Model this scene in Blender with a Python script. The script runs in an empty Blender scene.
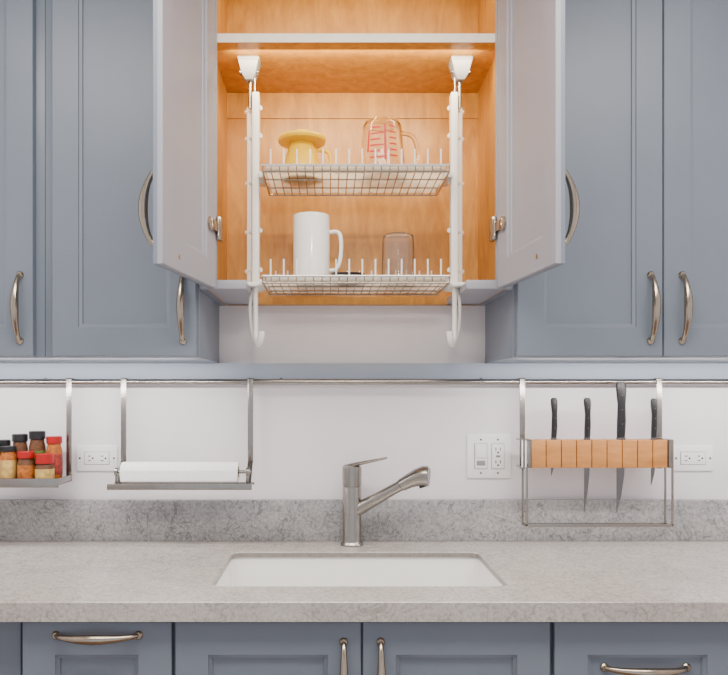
import bpy, bmesh, math, random
from mathutils import Vector, Matrix
random.seed(4)
scene = bpy.context.scene

# ------------------------------------------------------------------ materials
def newmat(name):
    m = bpy.data.materials.new(name); m.use_nodes = True
    nt = m.node_tree; b = nt.nodes['Principled BSDF']
    return m, nt, b

def plain(name, col, rough=0.5, metal=0.0, noise=0.04, nscale=30, bump=0.0, trans=0.0, ior=1.45, coat=0.0, transl=0.0):
    m, nt, b = newmat(name)
    b.inputs['Roughness'].default_value = rough
    b.inputs['Metallic'].default_value = metal
    b.inputs['Transmission Weight'].default_value = trans
    b.inputs['IOR'].default_value = ior
    b.inputs['Coat Weight'].default_value = coat
    tc = nt.nodes.new('ShaderNodeTexCoord')
    n = nt.nodes.new('ShaderNodeTexNoise'); n.inputs['Scale'].default_value = nscale
    n.inputs['Detail'].default_value = 4
    nt.links.new(tc.outputs['Object'], n.inputs['Vector'])
    r = nt.nodes.new('ShaderNodeValToRGB')
    r.color_ramp.elements[0].position = 0.3; r.color_ramp.elements[1].position = 0.7
    r.color_ramp.elements[0].color = [c*(1-noise) for c in col] + [1]
    r.color_ramp.elements[1].color = [min(1, c*(1+noise)) for c in col] + [1]
    nt.links.new(n.outputs['Fac'], r.inputs['Fac'])
    nt.links.new(r.outputs['Color'], b.inputs['Base Color'])
    if bump > 0:
        bp = nt.nodes.new('ShaderNodeBump'); bp.inputs['Strength'].default_value = bump
        bp.inputs['Distance'].default_value = 0.002
        nt.links.new(n.outputs['Fac'], bp.inputs['Height'])
        nt.links.new(bp.outputs['Normal'], b.inputs['Normal'])
    if transl > 0:
        t = nt.nodes.new('ShaderNodeBsdfTranslucent'); t.inputs['Color'].default_value = (*col, 1)
        mx = nt.nodes.new('ShaderNodeMixShader'); mx.inputs[0].default_value = transl
        nt.links.new(b.outputs[0], mx.inputs[1]); nt.links.new(t.outputs[0], mx.inputs[2])
        nt.links.new(mx.outputs[0], nt.nodes['Material Output'].inputs['Surface'])
    return m

def wood(name, dark, light, scale=(6, 6, 0.9), rough=0.45, nscale=9):
    m, nt, b = newmat(name)
    b.inputs['Roughness'].default_value = rough
    tc = nt.nodes.new('ShaderNodeTexCoord')
    mp = nt.nodes.new('ShaderNodeMapping'); mp.inputs['Scale'].default_value = scale
    n = nt.nodes.new('ShaderNodeTexNoise'); n.inputs['Scale'].default_value = nscale
    n.inputs['Detail'].default_value = 8; n.inputs['Roughness'].default_value = 0.65; n.inputs['Distortion'].default_value = 0.6
    r = nt.nodes.new('ShaderNodeValToRGB')
    r.color_ramp.elements[0].position = 0.3; r.color_ramp.elements[0].color = (*dark, 1)
    r.color_ramp.elements[1].position = 0.72; r.color_ramp.elements[1].color = (*light, 1)
    nt.links.new(tc.outputs['Object'], mp.inputs['Vector']); nt.links.new(mp.outputs['Vector'], n.inputs['Vector'])
    nt.links.new(n.outputs['Fac'], r.inputs['Fac']); nt.links.new(r.outputs['Color'], b.inputs['Base Color'])
    return m

def quartz(name, c_dark, c_mid, c_light, vein, vs=9, gs=90, vk=0.55, wd0=0.022, cloud=0.88):
    m, nt, b = newmat(name)
    b.inputs['Roughness'].default_value = 0.2
    tc = nt.nodes.new('ShaderNodeTexCoord')
    def noise(s, d, dist=0.0, rough=0.6):
        n = nt.nodes.new('ShaderNodeTexNoise'); n.inputs['Scale'].default_value = s
        n.inputs['Detail'].default_value = d; n.inputs['Distortion'].default_value = dist
        n.inputs['Roughness'].default_value = rough
        nt.links.new(tc.outputs['Object'], n.inputs['Vector']); return n
    n1 = noise(gs, 5, 0.2, 0.7)
    r1 = nt.nodes.new('ShaderNodeValToRGB')
    e = r1.color_ramp.elements
    e[0].position = 0.34; e[0].color = (*c_dark, 1)
    e[1].position = 0.62; e[1].color = (*c_light, 1)
    mid = e.new(0.46); mid.color = (*c_mid, 1)
    nt.links.new(n1.outputs['Fac'], r1.inputs['Fac'])
    cur = r1.outputs['Color']
    n3 = noise(vs*0.8, 4, 0.8, 0.6)
    r3 = nt.nodes.new('ShaderNodeValToRGB')
    r3.color_ramp.elements[0].position = 0.38; r3.color_ramp.elements[0].color = (cloud, cloud, cloud*1.01, 1)
    r3.color_ramp.elements[1].position = 0.60; r3.color_ramp.elements[1].color = (1, 1, 1, 1)
    nt.links.new(n3.outputs['Fac'], r3.inputs['Fac'])
    mm = nt.nodes.new('ShaderNodeMix'); mm.data_type = 'RGBA'; mm.blend_type = 'MULTIPLY'; mm.inputs[0].default_value = 1
    nt.links.new(cur, mm.inputs[6]); nt.links.new(r3.outputs['Color'], mm.inputs[7]); cur = mm.outputs[2]
    for (s, dist, wd) in ((vs, 1.8, wd0), (vs*1.7, 1.2, wd0*0.8)):
        n2 = noise(s, 4, dist, 0.5)
        r2 = nt.nodes.new('ShaderNodeValToRGB')
        e = r2.color_ramp.elements
        e[0].position = 0.5-wd; e[0].color = (0, 0, 0, 1)
        e[1].position = 0.5+wd; e[1].color = (0, 0, 0, 1)
        k = e.new(0.5); k.color = (vk, vk, vk, 1)
        nt.links.new(n2.outputs['Fac'], r2.inputs['Fac'])
        mx = nt.nodes.new('ShaderNodeMix'); mx.data_type = 'RGBA'
        nt.links.new(r2.outputs['Color'], mx.inputs[0])
        nt.links.new(cur, mx.inputs[6]); mx.inputs[7].default_value = (*vein, 1)
        cur = mx.outputs[2]
    nt.links.new(cur, b.inputs['Base Color'])
    return m

M = {}
M['paint'] = plain('cabinet_paint_blue_grey', (0.192, 0.228, 0.285), 0.38, noise=0.03, nscale=6)
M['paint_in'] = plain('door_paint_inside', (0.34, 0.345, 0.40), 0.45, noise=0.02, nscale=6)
M['paint_lit'] = plain('trim_paint_lit_blue', (0.34, 0.40, 0.49), 0.45, noise=0.02, nscale=6)  # lighter blue: the board's stronger lighting is put into its colour
M['wall'] = plain('wall_paint', (0.82, 0.79, 0.825), 0.7, noise=0.015, nscale=12, bump=0.05)
M['ceil'] = plain('ceiling_paint', (0.8, 0.8, 0.8), 0.8, noise=0.01)
M['floor'] = wood('floor_wood', (0.18, 0.1, 0.05), (0.32, 0.2, 0.11), (1, 8, 1))
M['maple'] = wood('maple_interior', (0.42, 0.165, 0.018), (0.66, 0.32, 0.055), (5, 5, 1.2), 0.4, 7)
M['maple_edge'] = plain('shelf_edge', (0.88, 0.80, 0.70), 0.4)
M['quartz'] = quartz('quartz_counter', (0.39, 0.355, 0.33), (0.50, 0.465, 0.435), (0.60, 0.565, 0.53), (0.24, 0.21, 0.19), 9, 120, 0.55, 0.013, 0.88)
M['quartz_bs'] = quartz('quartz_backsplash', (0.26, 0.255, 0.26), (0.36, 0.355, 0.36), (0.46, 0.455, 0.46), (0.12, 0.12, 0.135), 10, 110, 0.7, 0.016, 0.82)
M['quartz_cut_shaded'] = plain('quartz_cut_edge_shaded', (0.26, 0.24, 0.22), 0.3, noise=0.15, nscale=90)  # counter stone darkened, shade under the sink rim put into the colour
M['nickel'] = plain('brushed_nickel', (0.42, 0.355, 0.28), 0.22, 1.0, noise=0.05, nscale=60)
M['steel'] = plain('satin_steel', (0.33, 0.31, 0.285), 0.26, 1.0, noise=0.05, nscale=50)
M['chrome'] = plain('chrome_wire', (0.85, 0.84, 0.82), 0.2, 0.7, noise=0.02)
M['white_pl'] = plain('white_plastic', (0.88, 0.86, 0.82), 0.35, noise=0.01)
M['tray'] = plain('translucent_tray', (0.97, 0.95, 0.90), 0.35, noise=0.01, transl=0.75)
M['grey_pl'] = plain('grey_plastic', (0.27, 0.27, 0.28), 0.4, noise=0.02)
M['ceramic'] = plain('white_ceramic', (0.95, 0.95, 0.94), 0.15, noise=0.01, coat=0.3)
M['plate'] = plain('outlet_plate_white', (0.92, 0.92, 0.92), 0.3, noise=0.01)
M['slot'] = plain('outlet_slot_dark', (0.03, 0.03, 0.03), 0.6, noise=0.1)
M['paper'] = plain('paper_towel', (0.95, 0.95, 0.95), 0.95, noise=0.03, nscale=90, bump=0.5)
M['card'] = plain('cardboard_core', (0.35, 0.24, 0.15), 0.9)
M['glass'] = plain('clear_glass', (0.97, 0.95, 0.92), 0.02, trans=1.0, ior=1.35, noise=0.0)
M['smoke'] = plain('smoky_glass', (0.88, 0.85, 0.82), 0.04, trans=0.95, ior=1.3, noise=0.02)
M['redmark'] = plain('red_marking', (0.50, 0.005, 0.003), 0.4)
M['yellow'] = plain('yellow_plastic', (0.85, 0.50, 0.0), 0.3, noise=0.03)
M['black'] = plain('black_plastic', (0.012, 0.012, 0.014), 0.35, noise=0.1)
M['red'] = plain('red_lid', (0.34, 0.006, 0.006), 0.35)
M['label_g'] = plain('label_green', (0.06, 0.13, 0.02), 0.5, noise=0.5, nscale=70)
M['label_y'] = plain('label_cream', (0.50, 0.32, 0.09), 0.5, noise=0.4, nscale=70)
M['label_r'] = plain('label_red', (0.30, 0.03, 0.02), 0.5, noise=0.6, nscale=70)
M['spice_o'] = plain('spice_orange', (0.36, 0.10, 0.01), 0.6, noise=0.5, nscale=120)
M['spice_b'] = plain('spice_brown', (0.10, 0.035, 0.01), 0.6, noise=0.4, nscale=120)
M['block'] = wood('beech_block', (0.40, 0.155, 0.035), (0.60, 0.27, 0.075), (1.5, 8, 8), 0.5, 5)
M['blade'] = plain('knife_steel', (0.22, 0.22, 0.23), 0.22, 1.0, noise=0.03)
M['brass'] = plain('brass_screw', (0.6, 0.42, 0.18), 0.3, 1.0)

# ------------------------------------------------------------------ mesh builder
class B:
    def __init__(self, name):
        self.name = name; self.bm = bmesh.new(); self.mats = []; self.X = Matrix.Identity(4)
    def mi(self, mat):
        if mat not in self.mats: self.mats.append(mat)
        return self.mats.index(mat)
    def v(self, p): return self.bm.verts.new(self.X @ Vector(p))
    def f(self, vs, k):
        try:
            fa = self.bm.faces.new(vs); fa.material_index = k; return fa
        except ValueError: return None
    def box(self, x0, x1, y0, y1, z0, z1, mat, bev=0.0):
        if x0 > x1: x0, x1 = x1, x0
        if y0 > y1: y0, y1 = y1, y0
        if z0 > z1: z0, z1 = z1, z0
        k = self.mi(mat)
        vs = [self.v((x, y, z)) for x in (x0, x1) for y in (y0, y1) for z in (z0, z1)]
        fs = []
        for q in ((0, 1, 3, 2), (4, 6, 7, 5), (0, 4, 5, 1), (2, 3, 7, 6), (0, 2, 6, 4), (1, 5, 7, 3)):
            fs.append(self.f([vs[i] for i in q], k))
        if bev > 0:
            es = list({e for fa in fs for e in fa.edges})
            r = bmesh.ops.bevel(self.bm, geom=es, offset=bev, segments=2, affect='EDGES', profile=0.5)
            for fa in r['faces']: fa.material_index = k
    def loft(self, rings, mat, cap0=True, cap1=True, closed=False):
        k = self.mi(mat)
        R = [[self.v(p) for p in ring] for ring in rings]
        n = len(R[0]); m = len(R)
        for i in range(m if closed else m-1):
            a, b = R[i], R[(i+1) % m]
            for j in range(n):
                self.f([a[j], a[(j+1) % n], b[(j+1) % n], b[j]], k)
        if not closed:
            if cap0: self.f(list(reversed(R[0])), k)
            if cap1: self.f(R[-1], k)
    def lathe(self, prof, c, mat, seg=32, cap0=True, cap1=True):
        rings = [[(c[0]+r*math.cos(2*math.pi*j/seg), c[1]+r*math.sin(2*math.pi*j/seg), c[2]+z) for j in range(seg)] for r, z in prof]
        self.loft(rings, mat, cap0, cap1)
    def tube(self, pts, r, mat, seg=10, closed=False, cap=True, flat=None):
        pts = [Vector(p) for p in pts]; n = len(pts)
        rs = r if isinstance(r, (list, tuple)) else [r]*n
        rings = []; N = None
        for i in range(n):
            if closed: t = (pts[(i+1) % n]-pts[i-1]).normalized()
            elif i == 0: t = (pts[1]-pts[0]).normalized()
            elif i == n-1: t = (pts[-1]-pts[-2]).normalized()
            else: t = ((pts[i+1]-pts[i]).normalized()+(pts[i]-pts[i-1]).normalized()).normalized()
            if N is None:
                a = Vector((0, 1, 0)) if abs(t.y) < 0.9 else Vector((1, 0, 0))
                N = (a - t*a.dot(t)).normalized()
            else:
                N = (N - t*N.dot(t)).normalized()
            Bn = t.cross(N)
            fx = flat if flat else 1.0
            rings.append([pts[i]+N*(rs[i]*math.cos(2*math.pi*j/seg))+Bn*(rs[i]*fx*math.sin(2*math.pi*j/seg)) for j in range(seg)])
        self.loft(rings, mat, cap, cap, closed)
    def rod(self, p0, p1, r, mat, seg=16, r1=None):
        self.tube([p0, p1], [r, r if r1 is None else r1], mat, seg)
    def done(self, angle=35):
        bm = self.bm
        bmesh.ops.recalc_face_normals(bm, faces=bm.faces)
        me = bpy.data.meshes.new(self.name); 
        xs = [v.co for v in bm.verts]
        c = Vector(((min(p.x for p in xs)+max(p.x for p in xs))/2, (min(p.y for p in xs)+max(p.y for p in xs))/2, min(p.z for p in xs)))
        for v in bm.verts: v.co -= c
        bm.to_mesh(me); bm.free()
        for m in self.mats: me.materials.append(M[m])
        for p in me.polygons: p.use_smooth = True
        me.set_sharp_from_angle(angle=math.radians(angle))
        ob = bpy.data.objects.new(self.name, me); ob.location = c
        scene.collection.objects.link(ob)
        return ob

def smooth(pts, it=3):
    pts = [Vector(p) for p in pts]
    for _ in range(it):
        q = [pts[0]]
        for a, b in zip(pts[:-1], pts[1:]):
            q += [a*0.75+b*0.25, a*0.25+b*0.75]
        q.append(pts[-1]); pts = q
    return pts

def shaker(b, x0, x1, z0, z1, yb, T=0.02, fr=0.062, mat='paint', both=False, matin=None, frz=None):
    """frame-and-panel door, back face at y=yb, front at yb-T"""
    frz = frz or fr
    def rect(i, iz, y):
        return [(x0+i, y, z0+iz), (x1-i, y, z0+iz), (x1-i, y, z1-iz), (x0+i, y, z1-iz)]
    yf = yb-T
    fr_r = [rect(0, 0, yb-T*0.5), rect(0, 0, yf+0.0015), rect(0.0015, 0.0015, yf), rect(fr, frz, yf), rect(fr+0.001, frz+0.001, yf+0.003), rect(fr+0.008, frz+0.008, yf+0.0055), rect(fr+0.009, frz+0.009, yf+0.0095)]
    b.loft(fr_r, mat, False, True)
    mi = matin or mat
    if both:
        bk = [rect(0, 0, yb-T*0.5), rect(0, 0, yb-0.0015), rect(0.0015, 0.0015, yb), rect(fr, frz, yb), rect(fr+0.001, frz+0.001, yb-0.004), rect(fr+0.010, frz+0.010, yb-0.006), rect(fr+0.011, frz+0.011, yb-0.009)]
        b.loft(bk, mi, False, True)
    else:
        b.loft([rect(0, 0, yb-T*0.5), rect(0, 0, yb)], mi, False, True)

def pull(b, cx, cz, yf, L=0.155, vertical=True, out=0.032, mat='nickel'):
    """bow pull standing on a face at y=yf"""
    pts = []; rs = []
    n = 22
    for i in range(n+1):
        t = i/n
        u = (t-0.5)*L
        o = out*(math.sin(math.pi*t)**0.55) if 0 < t < 1 else 0
        p = (cx, yf-o, cz+u) if vertical else (cx+u, yf-o, cz)
        pts.append(p); rs.append(0.0055+0.0042*math.sin(math.pi*t)**2)
    b.tube(pts, rs, mat, 12)
    for s in (-1, 1):
        e = s*L/2
        p0 = (cx, yf, cz+e) if vertical else (cx+e, yf, cz)
        p1 = (p0[0], yf-0.006, p0[2])
        b.tube([p0, (p0[0], yf-0.003, p0[2]), p1], [0.009, 0.0088, 0.0062], mat, 16)

# ------------------------------------------------------------------ room shell
W = 1.5
def slab(name, x0, x1, y0, y1, z0, z1, mat):
    b = B(name); b.box(x0, x1, y0, y1, z0, z1, mat); return b.done()
slab('wall_back', -W-0.1, W+0.1, 0.0, 0.1, 0.0, 2.5, 'wall')
slab('wall_left', -W-0.1, -W, -3.2, 0.0, 0.0, 2.5, 'wall')
slab('wall_right', W, W+0.1, -3.2, 0.0, 0.0, 2.5, 'wall')
slab('floor', -W-0.1, W+0.1, -3.2, 0.1, -0.05, 0.0, 'floor')
slab('ceiling', -W-0.1, W+0.1, -3.2, 0.1, 2.5, 2.55, 'ceil')

# ------------------------------------------------------------------ upper side cabinets
ZB = 1.413; ZT = 2.48
def wall_cab(x0, x1, doors, handles):
    b = B('kitchen_cabinet')
    b.box(x0, x1, -0.312, -0.001, ZB, ZT, 'paint', 0.001)
    b.box(x0, x1, -0.33, -0.312, ZB, ZT, 'paint', 0.001)
    for d in doors:
        shaker(b, d[0], d[1], ZB+0.001, ZT-0.03, -0.3305, fr=0.062, frz=0.068)
    for h in handles:
        pull(b, h, 1.528, -0.3505)
    return b.done()
wall_cab(-0.741, -0.3755, [(-0.718, -0.379)], [-0.409])
wall_cab(-1.495, -0.742, [(-1.105, -0.763), (-1.475, -1.109)], [-0.793, -1.14])
wall_cab(0.3755, 1.10, [(0.379, 0.7205), (0.7235, 1.075)], [0.692, 0.766])
wall_cab(1.101, 1.495, [(1.12, 1.475)], [1.15])

# ------------------------------------------------------------------ centre cabinet (open bottom dish-drying cabinet)
CB = 1.576
b = B('dish_drying_cabinet')
for s in (-1, 1):
    b.box(s*0.3745, s*0.3565, -0.312, -0.001, CB, ZT, 'paint')
    b.box(s*0.3565, s*0.352, -0.312, -0.012, CB+0.001, ZT-0.02, 'maple')
    b.box(s*0.3745, s*0.334, -0.33, -0.312, CB, ZT, 'paint_in', 0.001)
    b.box(s*0.334, s*0.262, -0.33, -0.312, CB, CB+0.021, 'paint_in', 0.001)
    b.box(s*0.352, s*0.262, -0.312, -0.012, CB, CB+0.016, 'paint_in')
b.box(-0.352, 0.352, -0.012, -0.001, CB, ZT-0.02, 'maple')
b.box(-0.352, 0.352, -0.03, -0.012, CB, CB+0.02, 'maple')
b.box(-0.352, 0.352, -0.016, -0.012, 2.10, 2.16, 'maple')
b.box(-0.013, 0.0, -0.0135, -0.012, CB+0.02, 2.10, 'maple')
b.box(-0.3745, 0.3745, -0.33, -0.001, ZT-0.02, ZT, 'paint')
b.box(-0.352, 0.352, -0.31, -0.012, 2.172, 2.193, 'maple')
b.box(-0.352, 0.352, -0.3115, -0.31, 2.172, 2.193, 'maple_edge')
b.box(-0.334, 0.334, -0.33, -0.3125, 2.43, ZT, 'paint_in')
for s in (-1, 1):   # concealed hinges on the frame edge
    for z in (1.72, 2.36):
        b.box(s*0.334, s*0.322, -0.335, -0.30, z-0.028, z+0.028, 'nickel', 0.003)
        b.rod((s*0.328, -0.336, z-0.02), (s*0.328, -0.336, z+0.02), 0.005, 'nickel')
b.done()

DW = 0.333; DH = 2.45-CB
for s, ang in ((-1, -99.0), (1, 96.5)):
    b = B('cabinet_door')
    b.X = Matrix.Translation((s*0.3345, -0.3375, CB)) @ Matrix.Rotation(math.radians(ang), 4, 'Z')
    a0, a1 = (0, DW) if s < 0 else (-DW, 0)
    q = -s
    shaker(b, a0, a1, 0, DH, 0, both=True, matin='paint_in', fr=0.062)
    pull(b, q*(DW-0.03), 0.115, -0.02)
    b.rod((q*0.045, 0.0, 0.144), (q*0.045, 0.006, 0.144), 0.016, 'nickel')
    b.box(0.0, q*0.045, 0.001, 0.008, 0.132, 0.156, 'nickel', 0.002)
    b.rod((q*0.24, 0.0, 0.03), (q*0.24, 0.0012, 0.03), 0.005, 'brass')
    b.done()

# light rail board under the cabinets
b = B('trim_1'); b.box(-1.495, 1.495, -0.018, -0.001, 1.366, 1.4125, 'paint_lit', 0.001); b.done()

# ------------------------------------------------------------------ dish rack
b = B('dish_drying_rack')
def basket(zt):
    zb = zt-0.016; yf, yk = -0.30, -0.09; X = 0.226
    rect = [(-X, yf), (X, yf), (X, yk), (-X, yk)]
    for z, r in ((zt, 0.003), (zb, 0.0025)):
        for i in range(4):
            p, q = rect[i], rect[(i+1) % 4]
            b.rod((*p, z), (*q, z), r, 'nickel' if r < 0.003 else 'chrome', 8)
    n = 22
    for i in range(n+1):
        x = -X + 2*X*i/n
        b.tube([(x, yf-0.001, zt), (x, yf, zb), (x, yk, zb), (x, yk, zt)], 0.0015, 'nickel', 6)
    for y in (-0.235, -0.16):
        b.rod((-X, y, zb), (X, y, zb), 0.0020, 'nickel', 8)
    for y in (-0.285, -0.115):
        for i in range(14):
            x = -0.208 + 0.032*i
            b.tube([(x, y, zb), (x, y, zt+0.044)], 0.0022, 'white_pl', 6)
    # drip tray
    b.box(-X+0.008, X-0.008, yf+0.012, yk-0.008, zb+0.003, zb+0.006, 'tray', 0.0)
    for y in (yf+0.012, yk-0.011):
        b.box(-X+0.008, X-0.008, y, y+0.003, zb+0.003, zt+0.002, 'tray')
basket(1.880); basket(1.611)
for s in (-1, 1):
    # twin slats
    b.box(s*0.241, s*0.259, -0.235, -0.205, 1.595, 2.085, 'white_pl', 0.003)
    b.box(s*0.263, s*0.276, -0.20, -0.175, 1.61, 2.06, 'white_pl', 0.003)
    for z in (1.64, 1.74, 1.865, 1.98, 2.05):
        b.rod((s*0.238, -0.22, z), (s*0.278, -0.188, z), 0.006, 'white_pl', 12)
    for z in (1.872, 1.603):
        b.box(s*0.224, s*0.243, -0.25, -0.16, z-0.006, z+0.008, 'white_pl', 0.002)
    # rod and top bracket
    b.rod((s*0.266, -0.215, 2.05), (s*0.266, -0.215, 2.15), 0.0045, 'steel', 12)
    b.rod((s*0.254, -0.215, 2.05), (s*0.254, -0.215, 2.13), 0.003, 'steel', 12)
    b.box(s*0.240, s*0.295, -0.245, -0.19, 2.162, 2.1715, 'grey_pl', 0.003)
    b.loft([[(s*0.242, -0.243, 2.163), (s*0.293, -0.243, 2.163), (s*0.293, -0.192, 2.163), (s*0.242, -0.192, 2.163)],
            [(s*0.250, -0.238, 2.132), (s*0.285, -0.238, 2.132), (s*0.285, -0.197, 2.132), (s*0.250, -0.197, 2.132)],
            [(s*0.258, -0.230, 2.118), (s*0.276, -0.230, 2.118), (s*0.276, -0.205, 2.118), (s*0.258, -0.205, 2.118)]], 'grey_pl')
    b.rod((s*0.244, -0.2175, 2.140), (s*0.291, -0.2175, 2.140), 0.007, 'steel', 16)
    # bottom mounting foot and J handle
    b.box(s*0.238, s*0.30, -0.26, -0.15, 1.593, 1.603, 'white_pl', 0.003)
    P = [(s*0.250, -0.23, 1.60), (s*0.250, -0.235, 1.53), (s*0.249, -0.24, 1.475), (s*0.246, -0.25, 1.453), (s*0.240, -0.26, 1.447), (s*0.233, -0.27, 1.462), (s*0.232, -0.27, 1.48)]
    P = smooth(P, 2)
    b.tube(P, [0.0085]*(len(P)-1)+[0.006], 'white_pl', 12, flat=0.75)
    b.tube(smooth([(s*0.258, -0.22, 1.60), (s*0.266, -0.225, 1.55), (s*0.262, -0.225, 1.49), (s*0.252, -0.235, 1.46)], 2), 0.004, 'white_pl', 10)
b.done()

# --- coffee dripper (inverted)
b = B('coffee_dripper')
c = (-0.134, -0.215, 1.8715)
b.lathe([(0.046, 0), (0.050, 0.002), (0.050, 0.006), (0.036, 0.075), (0.030, 0.088), (0.059, 0.091), (0.061, 0.097), (0.059, 0.103), (0.026, 0.106), (0.022, 0.118), (0.017, 0.118), (0.015, 0.10), (0.028, 0.08), (0.042, 0.004)], c, 'yellow', 36)
b.tube(smooth([(c[0]+0.045, c[1], c[2]+0.02), (c[0]+0.072, c[1], c[2]+0.02), (c[0]+0.072, c[1], c[2]+0.07), (c[0]+0.036, c[1], c[2]+0.072)], 3), 0.0045, 'yellow', 10)
b.done()
# --- glass measuring cup (inverted)
b = B('glass_measuring_cup')
c = (0.069, -0.218, 1.8715)
b.lathe([(0.060, 0), (0.062, 0.003), (0.060, 0.02), (0.050, 0.128), (0.044, 0.140), (0.0, 0.140), (0.0, 0.134), (0.042, 0.133), (0.046, 0.125), (0.056, 0.004)], c, 'glass', 40, False, False)
b.tube(smooth([(c[0]+0.056, c[1], c[2]+0.03), (c[0]+0.092, c[1]+0.01, c[2]+0.03), (c[0]+0.088, c[1]+0.01, c[2]+0.11), (c[0]+0.050, c[1], c[2]+0.115)], 3), 0.0055, 'glass', 12)
def arc_mark(z, a0, a1, th, rr):
    n = 8; k = b.mi('redmark'); prev = None
    for i in range(n+1):
        a = math.radians(a0+(a1-a0)*i/n)
        p = [b.v((c[0]+rr(z+d)*math.cos(a), c[1]+rr(z+d)*math.sin(a), c[2]+z+d)) for d in (0, th)]
        if prev: b.f([prev[0], p[0], p[1], prev[1]], k)
        prev = p
rr = lambda z: 0.0602-(z-0.02)*0.0926+0.0008
for i, z in enumerate((0.035, 0.05, 0.065, 0.08, 0.095, 0.11)):
    arc_mark(z, 235, 262 if i % 2 else 270, 0.0045, rr)
    arc_mark(z+0.004, 285, 305, 0.004, rr)
arc_mark(0.03, 271, 277, 0.09, rr); arc_mark(0.052, 226, 232, 0.055, rr)
b.done()
# --- tall white mug
b = B('coffee_mug')
c = (-0.110, -0.22, 1.6025)
b.lathe([(0.040, 0), (0.0445, 0.003), (0.046, 0.012), (0.0465, 0.165), (0.0455, 0.173), (0.043, 0.173), (0.0425, 0.165), (0.041, 0.012), (0.0, 0.010)], c, 'ceramic', 40, True, False)
b.tube(smooth([(c[0]+0.044, c[1], c[2]+0.132), (c[0]+0.070, c[1]-0.004, c[2]+0.134), (c[0]+0.076, c[1]-0.005, c[2]+0.11), (c[0]+0.074, c[1]-0.005, c[2]+0.06), (c[0]+0.064, c[1]-0.003, c[2]+0.035), (c[0]+0.044, c[1], c[2]+0.035)], 3), 0.0065, 'ceramic', 12, flat=0.8)
b.done()
# --- tumbler
b = B('glass_tumbler')
c = (0.109, -0.225, 1.6025)
def ring(r, z, amp):
    return [(c[0]+(r+amp*math.cos(math.pi*j))*math.cos(2*math.pi*j/80), c[1]+(r+amp*math.cos(math.pi*j))*math.sin(2*math.pi*j/80), c[2]+z) for j in range(80)]
b.loft([ring(0.0385, 0.0, 0), ring(0.041, 0, 0), ring(0.042, 0.004, 0), ring(0.041, 0.02, 0.0006), ring(0.0395, 0.10, 0.0006), ring(0.038, 0.122, 0), ring(0.034, 0.125, 0), ring(0.0005, 0.125, 0), ring(0.0005, 0.119, 0), ring(0.033, 0.119, 0), ring(0.036, 0.115, 0), ring(0.0385, 0.01, 0)], 'smoke', False, False, True)
b.done()
# --- dark lid
b = B('jar_lid')
b.X = Matrix.Translation((-0.018, -0.240, 1.6125)) @ Matrix.Rotation(math.radians(8), 4, 'X')
b.lathe([(0.040, 0), (0.042, 0.002), (0.042, 0.014), (0.039, 0.017), (0.03, 0.017), (0.028, 0.014), (0.0, 0.014)], (0, 0, 0), 'black', 36, True, False)
b.done()

# ------------------------------------------------------------------ rail + hanging items
b = B('utensil_rail')
b.rod((-1.46, -0.035, 1.360), (1.46, -0.035, 1.360), 0.0080, 'steel', 20)
for x in (-1.3, -0.86, -0.20, 0.36, 1.06):
    b.rod((x, -0.0185, 1.3685), (x, -0.035, 1.361), 0.0045, 'steel', 12)
for x in (-1.46, 1.46):
    b.rod((x-0.004, -0.035, 1.36), (x+0.004, -0.035, 1.36), 0.010, 'steel', 20)
b.done()

def strap(b, x, zbot, w=0.015):
    # flat hanger: hooks over the rail then runs down
    y = -0.0430
    b.box(x-w/2, x+w/2, y-0.003, y, zbot, 1.3710, 'steel', 0.0008)
    b.box(x-w/2, x+w/2, y-0.003, -0.0245, 1.3680, 1.3710, 'steel', 0.0008)
    b.box(x-w/2, x+w/2, -0.0268, -0.0245, 1.352, 1.3710, 'steel', 0.0008)

# spice shelf
b = B('spice_shelf')
strap(b, -0.785, 1.088); strap(b, -1.115, 1.088)
b.box(-1.125, -0.776, -0.148, -0.045, 1.086, 1.089, 'steel', 0.0008)
b.box(-1.125, -0.776, -0.150, -0.147, 1.080, 1.104, 'steel', 0.001)
for x in (-1.125, -0.779):
    b.box(x, x+0.003, -0.148, -0.045, 1.086, 1.104, 'steel', 0.0008)
b.done()
def jar(x, y, r, h, body, label, cap, caph=0.014):
    b = B('spice_jar'); c = (x, y, 1.0892)
    hb = h-caph
    b.lathe([(r*0.9, 0), (r, 0.003), (r, hb*0.82), (r*0.85, hb*0.93), (r*0.82, hb)], c, body, 24)
    b.lathe([(r+0.0004, hb*0.18), (r+0.0006, hb*0.19), (r+0.0006, hb*0.72), (r+0.0004, hb*0.73)], c, label, 24)
    b.lathe([(r*0.93, hb), (r*0.98, hb+0.001), (r*0.98, h-0.002), (r*0.9, h)], c, cap, 28)
    b.done()
jar(-0.955, -0.075, 0.021, 0.112, 'spice_b', 'label_g', 'black', 0.02)
jar(-0.908, -0.075, 0.021, 0.128, 'spice_b', 'label_r', 'black', 0.02)
jar(-0.862, -0.072, 0.022, 0.136, 'spice_b', 'label_g', 'black', 0.022)
jar(-0.815, -0.074, 0.021, 0.122, 'spice_o', 'label_r', 'red', 0.02)
jar(-0.965, -0.122, 0.020, 0.104, 'spice_o', 'label_r', 'black', 0.018)
jar(-0.920, -0.121, 0.021, 0.098, 'spice_o', 'label_y', 'black')
jar(-0.873, -0.120, 0.022, 0.084, 'spice_b', 'spice_o', 'red', 0.018)
jar(-0.823, -0.120, 0.0245, 0.078, 'spice_b', 'label_y', 'red', 0.026)
jar(-1.015, -0.118, 0.021, 0.090, 'spice_o', 'label_y', 'red')

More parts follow.
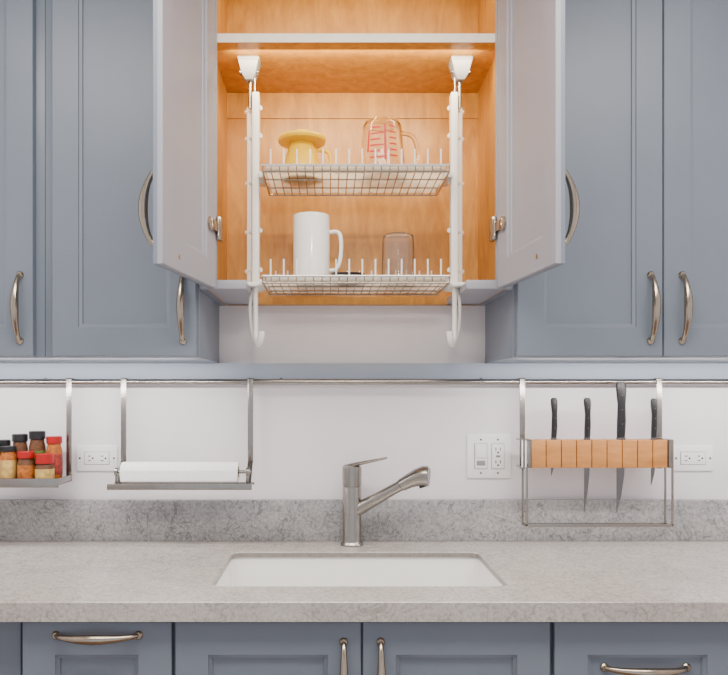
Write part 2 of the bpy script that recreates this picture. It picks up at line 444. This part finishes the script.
# paper towel holder
b = B('paper_towel_holder')
for x in (-0.634, -0.283):
    strap(b, x, 1.135)
    b.loft([[(x-0.007, -0.0460, 1.142), (x+0.007, -0.0460, 1.142), (x+0.007, -0.0430, 1.138), (x-0.007, -0.0430, 1.138)],
            [(x-0.007, -0.10, 1.088), (x+0.007, -0.10, 1.088), (x+0.007, -0.097, 1.084), (x-0.007, -0.097, 1.084)],
            [(x-0.007, -0.15, 1.082), (x+0.007, -0.15, 1.082), (x+0.007, -0.15, 1.078), (x-0.007, -0.15, 1.078)]], 'steel')
b.box(-0.648, -0.268, -0.153, -0.148, 1.074, 1.090, 'steel', 0.001)
b.box(-0.648, -0.268, -0.085, -0.080, 1.080, 1.087, 'steel', 0.001)
b.rod((-0.640, -0.112, 1.118), (-0.276, -0.112, 1.118), 0.005, 'steel', 14)
for x in (-0.634, -0.283):
    b.rod((x-0.004, -0.112, 1.118), (x+0.004, -0.112, 1.118), 0.011, 'steel', 18)
    b.box(x-0.003, x+0.003, -0.116, -0.108, 1.082, 1.118, 'steel')
b.done()
b = B('paper_towel_roll')
seg = 40; cy, cz = -0.112, 1.118
def yr(x, r): return [(x, cy+r*math.cos(2*math.pi*j/seg), cz+r*math.sin(2*math.pi*j/seg)) for j in range(seg)]
b.loft([yr(-0.617, 0.015), yr(-0.619, 0.0255), yr(-0.617, 0.0265), yr(-0.309, 0.0265), yr(-0.307, 0.0255), yr(-0.309, 0.015)], 'paper', False, False)
b.loft([yr(-0.6175, 0.0155), yr(-0.6175, 0.0135), yr(-0.3085, 0.0135), yr(-0.3085, 0.0155)], 'card', False, False)
b.box(-0.617, -0.309, cy-0.0275, cy-0.026, cz-0.022, cz+0.006, 'paper')
b.done()

# knife rack
b = B('knife_rack')
strap(b, 0.469, 1.12); strap(b, 0.848, 1.12)
xs = [0.478+i*(0.369/9) for i in range(10)]
for i in range(9):
    b.box(xs[i]+0.0012, xs[i+1]-0.0012, -0.10, -0.052, 1.127, 1.202, 'block', 0.001)
b.box(0.480, 0.845, -0.056, -0.050, 1.129, 1.200, 'block')
b.box(0.480, 0.845, -0.096, -0.092, 1.150, 1.156, 'block')
b.box(0.470, 0.4775, -0.104, -0.048, 1.127, 1.204, 'steel', 0.001)
b.box(0.8475, 0.860, -0.104, -0.048, 1.127, 1.204, 'steel', 0.001)
for xx in (0.452, 0.461):
    b.box(xx, xx+0.004, -0.104, -0.101, 1.127, 1.204, 'plate', 0.0008)
b.box(0.450, 0.4775, -0.104, -0.050, 1.127, 1.130, 'steel', 0.0008)
b.box(0.450, 0.4775, -0.104, -0.050, 1.201, 1.204, 'steel', 0.0008)
b.box(0.464, 0.470, -0.101, -0.098, 0.971, 1.13, 'steel', 0.0008)
b.box(0.856, 0.862, -0.101, -0.098, 0.971, 1.203, 'steel', 0.0008)
b.box(0.464, 0.862, -0.101, -0.098, 0.968, 0.976, 'steel', 0.0008)
for x in (0.464, 0.856):
    b.box(x, x+0.006, -0.10, -0.055, 0.968, 0.972, 'steel', 0.0008)
    b.box(x, x+0.006, -0.058, -0.055, 0.968, 1.13, 'steel', 0.0008)
b.box(0.464, 0.862, -0.058, -0.055, 0.966, 0.972, 'steel', 0.0008)
b.done()

def knife(x, ztop, zneck, ztip, hw, bw, y=-0.078):
    b = B('kitchen_knife')
    rings = []
    L = ztop-zneck
    for t, w in ((0, 0.75), (0.06, 0.8), (0.3, 0.85), (0.6, 0.75), (0.85, 1.0), (0.95, 0.98), (1.0, 0.6)):
        z = zneck+L*t; a = hw*w; d = 0.008*(1 if t < 0.95 else 0.6)
        off = 0.002*math.sin(t*3.1)
        rings.append([(x+off+a*math.cos(q)*(1), y+d*math.sin(q), z) for q in [2*math.pi*j/14 for j in range(14)]])
    b.loft(rings, 'black')
    b.rod((x, y, zneck-0.003), (x, y, zneck+0.002), hw*0.85, 'blade', 14)
    R = []
    for t in (0, 0.25, 0.5, 0.75, 0.9, 1.0):
        z = (zneck-0.002)+(ztip-zneck)*t
        half = bw*(1-t**2.6)+0.0004
        xl = x-hw*0.8; xr = xl+2*half
        R.append([(xl, y-0.0011, z), (xr, y-0.0001, z), (xr, y+0.0001, z), (xl, y+0.0011, z)])
    b.loft(R, 'blade')
    for k in (0.25, 0.5, 0.75):
        b.rod((x+0.001, y-0.0088, zneck+L*k), (x+0.001, y-0.0070, zneck+L*k), 0.0013, 'steel', 8)
    b.done()
knife(0.546, 1.316, 1.206, 1.105, 0.0095, 0.007)
knife(0.6365, 1.316, 1.206, 1.006, 0.010, 0.008)
knife(0.7285, 1.360, 1.206, 1.006, 0.0145, 0.012)
knife(0.8180, 1.314, 1.206, 1.080, 0.0095, 0.008)

# ------------------------------------------------------------------ outlets
def outlet_h(cx, cz):
    b = B('wall_outlet')
    b.box(cx-0.0575, cx+0.0575, -0.006, -0.0005, cz-0.036, cz+0.036, 'plate', 0.002)
    b.box(cx-0.0355, cx+0.0355, -0.0064, -0.0055, cz-0.0185, cz+0.0185, 'grey_pl')
    b.box(cx-0.034, cx+0.034, -0.0085, -0.005, cz-0.017, cz+0.017, 'plate', 0.001)
    for s in (-1, 1):
        o = cx+s*0.018
        b.box(o-0.006, o+0.001, -0.009, -0.008, cz+0.005, cz+0.0075, 'slot')
        b.box(o-0.006, o+0.001, -0.009, -0.008, cz-0.0075, cz-0.005, 'slot')
        b.rod((o+0.007, -0.009, cz), (o+0.007, -0.008, cz), 0.0027, 'slot', 10)
        b.rod((cx+s*0.048, -0.0068, cz), (cx+s*0.048, -0.0058, cz), 0.003, 'steel', 10)
    b.done()
outlet_h(-0.720, 1.1455); outlet_h(0.960, 1.1455)
b = B('switch_and_outlet_plate')
cx, cz = 0.386, 1.151
b.box(cx-0.062, cx+0.062, -0.006, -0.0005, cz-0.0615, cz+0.0615, 'plate', 0.002)
for s in (-1, 1):
    o = cx+s*0.024
    b.box(o-0.0185, o+0.0185, -0.0066, -0.0055, cz-0.036, cz+0.036, 'grey_pl')
    b.box(o-0.017, o+0.017, -0.0095, -0.005, cz-0.0345, cz+0.0345, 'plate', 0.001)
    for k in (-1, 1):
        b.rod((o, -0.0072, cz+k*0.047), (o, -0.0055, cz+k*0.047), 0.003, 'steel', 10)
o = cx-0.024
b.box(o-0.0145, o+0.0145, -0.0125, -0.009, cz-0.004, cz+0.032, 'plate', 0.001)
b.box(o-0.012, o+0.012, -0.0102, -0.009, cz-0.026, cz-0.012, 'grey_pl', 0.0005)
o = cx+0.024
for k in (-1, 1):
    z = cz+k*0.018
    b.box(o-0.0075, o-0.005, -0.0100, -0.009, z-0.002, z+0.007, 'slot')
    b.box(o+0.005, o+0.0075, -0.0100, -0.009, z-0.002, z+0.007, 'slot')
    b.rod((o, -0.0100, z-0.007), (o, -0.009, z-0.007), 0.0027, 'slot', 10)
b.box(o-0.006, o+0.006, -0.0102, -0.009, cz-0.003, cz+0.003, 'grey_pl')
b.done()

# ------------------------------------------------------------------ backsplash, countertop, sink
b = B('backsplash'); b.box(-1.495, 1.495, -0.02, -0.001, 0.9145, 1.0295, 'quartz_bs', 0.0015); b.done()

def rr_pts(cx, cy, hx, hy, r, z, n=8):
    P = []
    for (sx, sy, a0) in ((1, 1, 0), (-1, 1, 90), (-1, -1, 180), (1, -1, 270)):
        for i in range(n+1):
            a = math.radians(a0+90*i/n)
            P.append((cx+sx*(hx-r)+r*math.cos(a), cy+sy*(hy-r)+r*math.sin(a), z))
    return P
SX, SY, HX, HY = 0.002, -0.3375, 0.318, 0.1745
CR = 0.026
b = B('countertop')
x0, x1, y0, y1 = -1.495, 1.495, -0.635, -0.001
zt, zb = 0.914, 0.900
k = b.mi('quartz'); kc = b.mi('quartz_cut_shaded')
def cap(z, ins, oi=0.0):
    ov = [b.v(p) for p in ((x0, y0+oi, z), (x1, y0+oi, z), (x1, y1, z), (x0, y1, z))]
    iv = [b.v(p) for p in rr_pts(SX, SY, HX+ins, HY+ins, CR, z)]
    es = [b.bm.edges.new((ov[i], ov[(i+1) % 4])) for i in range(4)]
    es += [b.bm.edges.new((iv[i], iv[(i+1) % len(iv)])) for i in range(len(iv))]
    r = bmesh.ops.triangle_fill(b.bm, edges=es, use_beauty=True, use_dissolve=False)
    for g in r['geom']:
        if isinstance(g, bmesh.types.BMFace): g.material_index = k
    return ov, iv
to, ti = cap(zt, 0.0025, 0.002)
bo, bi = cap(zb, 0.0)
mid = [b.v(p) for p in rr_pts(SX, SY, HX, HY, CR, zt-0.0025)]
n = len(mid)
for i in range(n):
    j = (i+1) % n
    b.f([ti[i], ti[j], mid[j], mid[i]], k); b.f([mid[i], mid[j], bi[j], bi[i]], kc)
fm = [b.v(p) for p in ((x0, y0, zt-0.002), (x1, y0, zt-0.002))]
b.f([to[0], to[1], fm[1], fm[0]], k)
b.f([fm[0], fm[1], bo[1], bo[0]], k)
b.f([to[1], to[2], bo[2], bo[1], fm[1]], k); b.f([to[0], fm[0], bo[0], bo[3], to[3]], k); b.f([to[2], to[3], bo[3], bo[2]], k)
b.box(x0, x1, y0, y0+0.025, 0.8745, zb, 'quartz', 0.0)
b.box(x0, -0.45, y0+0.026, y1, 0.8745, zb, 'quartz', 0.0)
b.box(0.45, x1, y0+0.026, y1, 0.8745, zb, 'quartz', 0.0)
b.done()

b = B('kitchen_sink')
R = []
ZS = 0.8995
for (o, z, r) in ((0.025, ZS, 0.05), (0.006, ZS, 0.030), (0.004, ZS-0.005, 0.030), (-0.006, 0.74, 0.036), (-0.012, 0.712, 0.04), (-0.03, 0.697, 0.05), (-0.10, 0.692, 0.05)):
    R.append(rr_pts(SX, SY, HX+o, HY+o, r, z))
b.loft(R, 'ceramic', False, True)
b.loft([rr_pts(SX, SY, HX+0.025, HY+0.025, 0.05, ZS), rr_pts(SX, SY, HX+0.025, HY+0.025, 0.05, 0.882), rr_pts(SX, SY, HX+0.016, HY+0.016, 0.045, 0.88), rr_pts(SX, SY, HX+0.014, HY+0.014, 0.045, 0.68)], 'ceramic', False, True)
b.lathe([(0.045, 0.692), (0.045, 0.695), (0.036, 0.696), (0.03, 0.693), (0.0, 0.693)], (SX, SY+0.03, 0), 'steel', 28, False, False)
b.done()

# faucet
b = B('kitchen_faucet')
FX, FY = -0.003, -0.07
b.lathe([(0.030, 0), (0.031, 0.002), (0.0295, 0.006), (0.0265, 0.009), (0.0255, 0.012), (0.0255, 0.155), (0.0245, 0.157), (0.0245, 0.160), (0.0260, 0.162), (0.0265, 0.205), (0.0255, 0.214), (0.018, 0.217), (0.0, 0.218)], (FX, FY, 0.9142), 'steel', 40, True, False)
d = Vector((0.18, -0.055, 0)).normalized()
def fp(u, z): return (FX+d.x*u, FY+d.y*u, z)
P = [fp(0.0, 1.002), fp(0.03, 1.020), fp(0.07, 1.043), fp(0.11, 1.067), fp(0.135, 1.081)]
b.tube(P, [0.0195, 0.0180, 0.0160, 0.0145, 0.0145], 'steel', 24)
P = [fp(0.135, 1.081), fp(0.1365, 1.082), fp(0.160, 1.095), fp(0.180, 1.104), fp(0.198, 1.108), fp(0.210, 1.1085)]
b.tube(P, [0.0135, 0.0170, 0.0195, 0.0235, 0.0275, 0.0270], 'steel', 24)
b.tube([fp(0.2095, 1.1085), fp(0.2125, 1.1083)], [0.0225, 0.021], 'grey_pl', 20)
b.rod(fp(0.192, 1.090), fp(0.196, 1.078), 0.010, 'black', 16)
# lever
hd = Vector((0.96, -0.28, 0))
L = []
for u, z, w, h in ((-0.022, 1.128, 0.009, 0.004), (0.0, 1.132, 0.012, 0.006), (0.04, 1.141, 0.010, 0.005), (0.085, 1.151, 0.008, 0.0035), (0.098, 1.154, 0.006, 0.0025)):
    cc = Vector((FX, FY, z))+hd*u; sd = Vector((0.28, 0.96, 0))
    L.append([cc+sd*(w*math.cos(q))+Vector((0, 0, h*math.sin(q))) for q in [2*math.pi*j/14 for j in range(14)]])
b.loft(L, 'steel')
b.done()

# ------------------------------------------------------------------ base cabinets
b = B('base_cabinet')
Z0, Z1 = 0.10, 0.873
b.box(-0.683, 0.765, -0.59, -0.571, Z0, Z1, 'paint', 0.001)      # face frame
for x in (-0.683, -0.385, 0.367, 0.747):
    b.box(x, x+0.018, -0.571, -0.002, Z0, Z1, 'paint')
b.box(-0.683, 0.765, -0.012, -0.002, Z0, Z1, 'paint')
b.box(-0.683, 0.765, -0.571, -0.012, Z0, Z0+0.018, 'paint')
b.box(-0.683, 0.765, -0.52, -0.50, 0.0005, Z0, 'paint')
shaker(b, -0.680, -0.381, 0.115, 0.867, -0.5905, fr=0.066)
shaker(b, -0.3735, -0.001, 0.115, 0.867, -0.5905, fr=0.066)
shaker(b, 0.003, 0.3785, 0.115, 0.867, -0.5905, fr=0.066)
shaker(b, 0.3875, 0.760, 0.665, 0.867, -0.5905, fr=0.066)
shaker(b, 0.3875, 0.760, 0.395, 0.660, -0.5905, fr=0.066)
shaker(b, 0.3875, 0.760, 0.115, 0.390, -0.5905, fr=0.066)
pull(b, -0.529, 0.841, -0.6105, 0.165, False)
pull(b, -0.0355, 0.750, -0.6105, 0.155, True); pull(b, 0.0385, 0.750, -0.6105, 0.155, True)
pull(b, 0.573, 0.773, -0.6015, 0.165, False)
pull(b, 0.573, 0.53, -0.6015, 0.165, False); pull(b, 0.573, 0.25, -0.6015, 0.165, False)
b.done()
for x0_, x1_, off in ((-1.495, -0.690, 0.03), (0.768, 1.495, 0.0)):
    b = B('base_cabinet')
    b.box(x0_, x1_, -0.59+off, -0.002, Z0, Z1, 'paint', 0.001)
    b.box(x0_, x1_, -0.52, -0.30, 0.0005, Z0, 'paint')
    xm = (x0_+x1_)/2
    shaker(b, x0_+0.005, xm-0.002, 0.115, 0.867, -0.5905+off, fr=0.066)
    shaker(b, xm+0.002, x1_-0.005, 0.115, 0.867, -0.5905+off, fr=0.066)
    pull(b, xm-0.035, 0.750, -0.6105+off); pull(b, xm+0.035, 0.750, -0.6105+off)
    b.done()

# ------------------------------------------------------------------ lights
def area(name, loc, direction, sx, sy, power, col):
    l = bpy.data.lights.new(name, 'AREA'); l.shape = 'RECTANGLE'; l.size = sx; l.size_y = sy
    l.energy = power; l.color = col
    o = bpy.data.objects.new(name, l); o.location = loc
    o.rotation_euler = Vector(direction).to_track_quat('-Z', 'Y').to_euler()
    scene.collection.objects.link(o); return o
area('ceiling_fill', (0, -1.25, 2.47), (0, 0.05, -1), 2.2, 0.5, 50, (1.0, 0.92, 0.82))  # soft overhead fill, added to brighten counter and room
area('under_cabinet_light', (-0.90, -0.27, 1.408), (0, 1, -1.3), 1.0, 0.02, 4.6, (1.0, 0.93, 0.88))
area('under_cabinet_light', (0.90, -0.27, 1.408), (0, 1, -1.3), 1.0, 0.02, 4.6, (1.0, 0.93, 0.88))
area('cabinet_fill_strip', (0, -0.285, 2.16), (0, 1, -0.9), 0.62, 0.015, 3.0, (1.0, 0.85, 0.58))  # warm fill added below the shelf to brighten the interior
area('cabinet_fill_strip', (0, -0.285, 2.42), (0, 1, -0.9), 0.62, 0.015, 2.4, (1.0, 0.83, 0.54))  # second added fill, brightens the upper compartment
l = bpy.data.lights.new('cabinet_fill_spot', 'SPOT'); l.energy = 40; l.color = (1.0, 0.87, 0.64)  # unseen spot added on the camera side to warm the cabinet interior
l.spot_size = math.radians(34); l.spot_blend = 0.6; l.shadow_soft_size = 0.08
o = bpy.data.objects.new('cabinet_fill_spot', l); o.location = (0, -2.0, 2.0)
o.rotation_euler = (Vector((0, 0, 1.88))-Vector((0, -2.0, 2.0))).to_track_quat('-Z', 'Y').to_euler()
scene.collection.objects.link(o)

w = bpy.data.worlds.new('World'); scene.world = w; w.use_nodes = True
bg = w.node_tree.nodes['Background']; bg.inputs['Color'].default_value = (0.90, 0.93, 1.0, 1); bg.inputs['Strength'].default_value = 1.1

# ------------------------------------------------------------------ camera
cam = bpy.data.cameras.new('camera'); co = bpy.data.objects.new('camera', cam)
scene.collection.objects.link(co)
co.location = (-0.063, -2.1, 1.318); co.rotation_euler = (math.radians(90), 0, 0)
cam.sensor_width = 36; cam.lens = 743/728*36
cam.shift_x = (364-330)/728; cam.shift_y = 59.5/728
cam.clip_start = 0.05
scene.camera = co
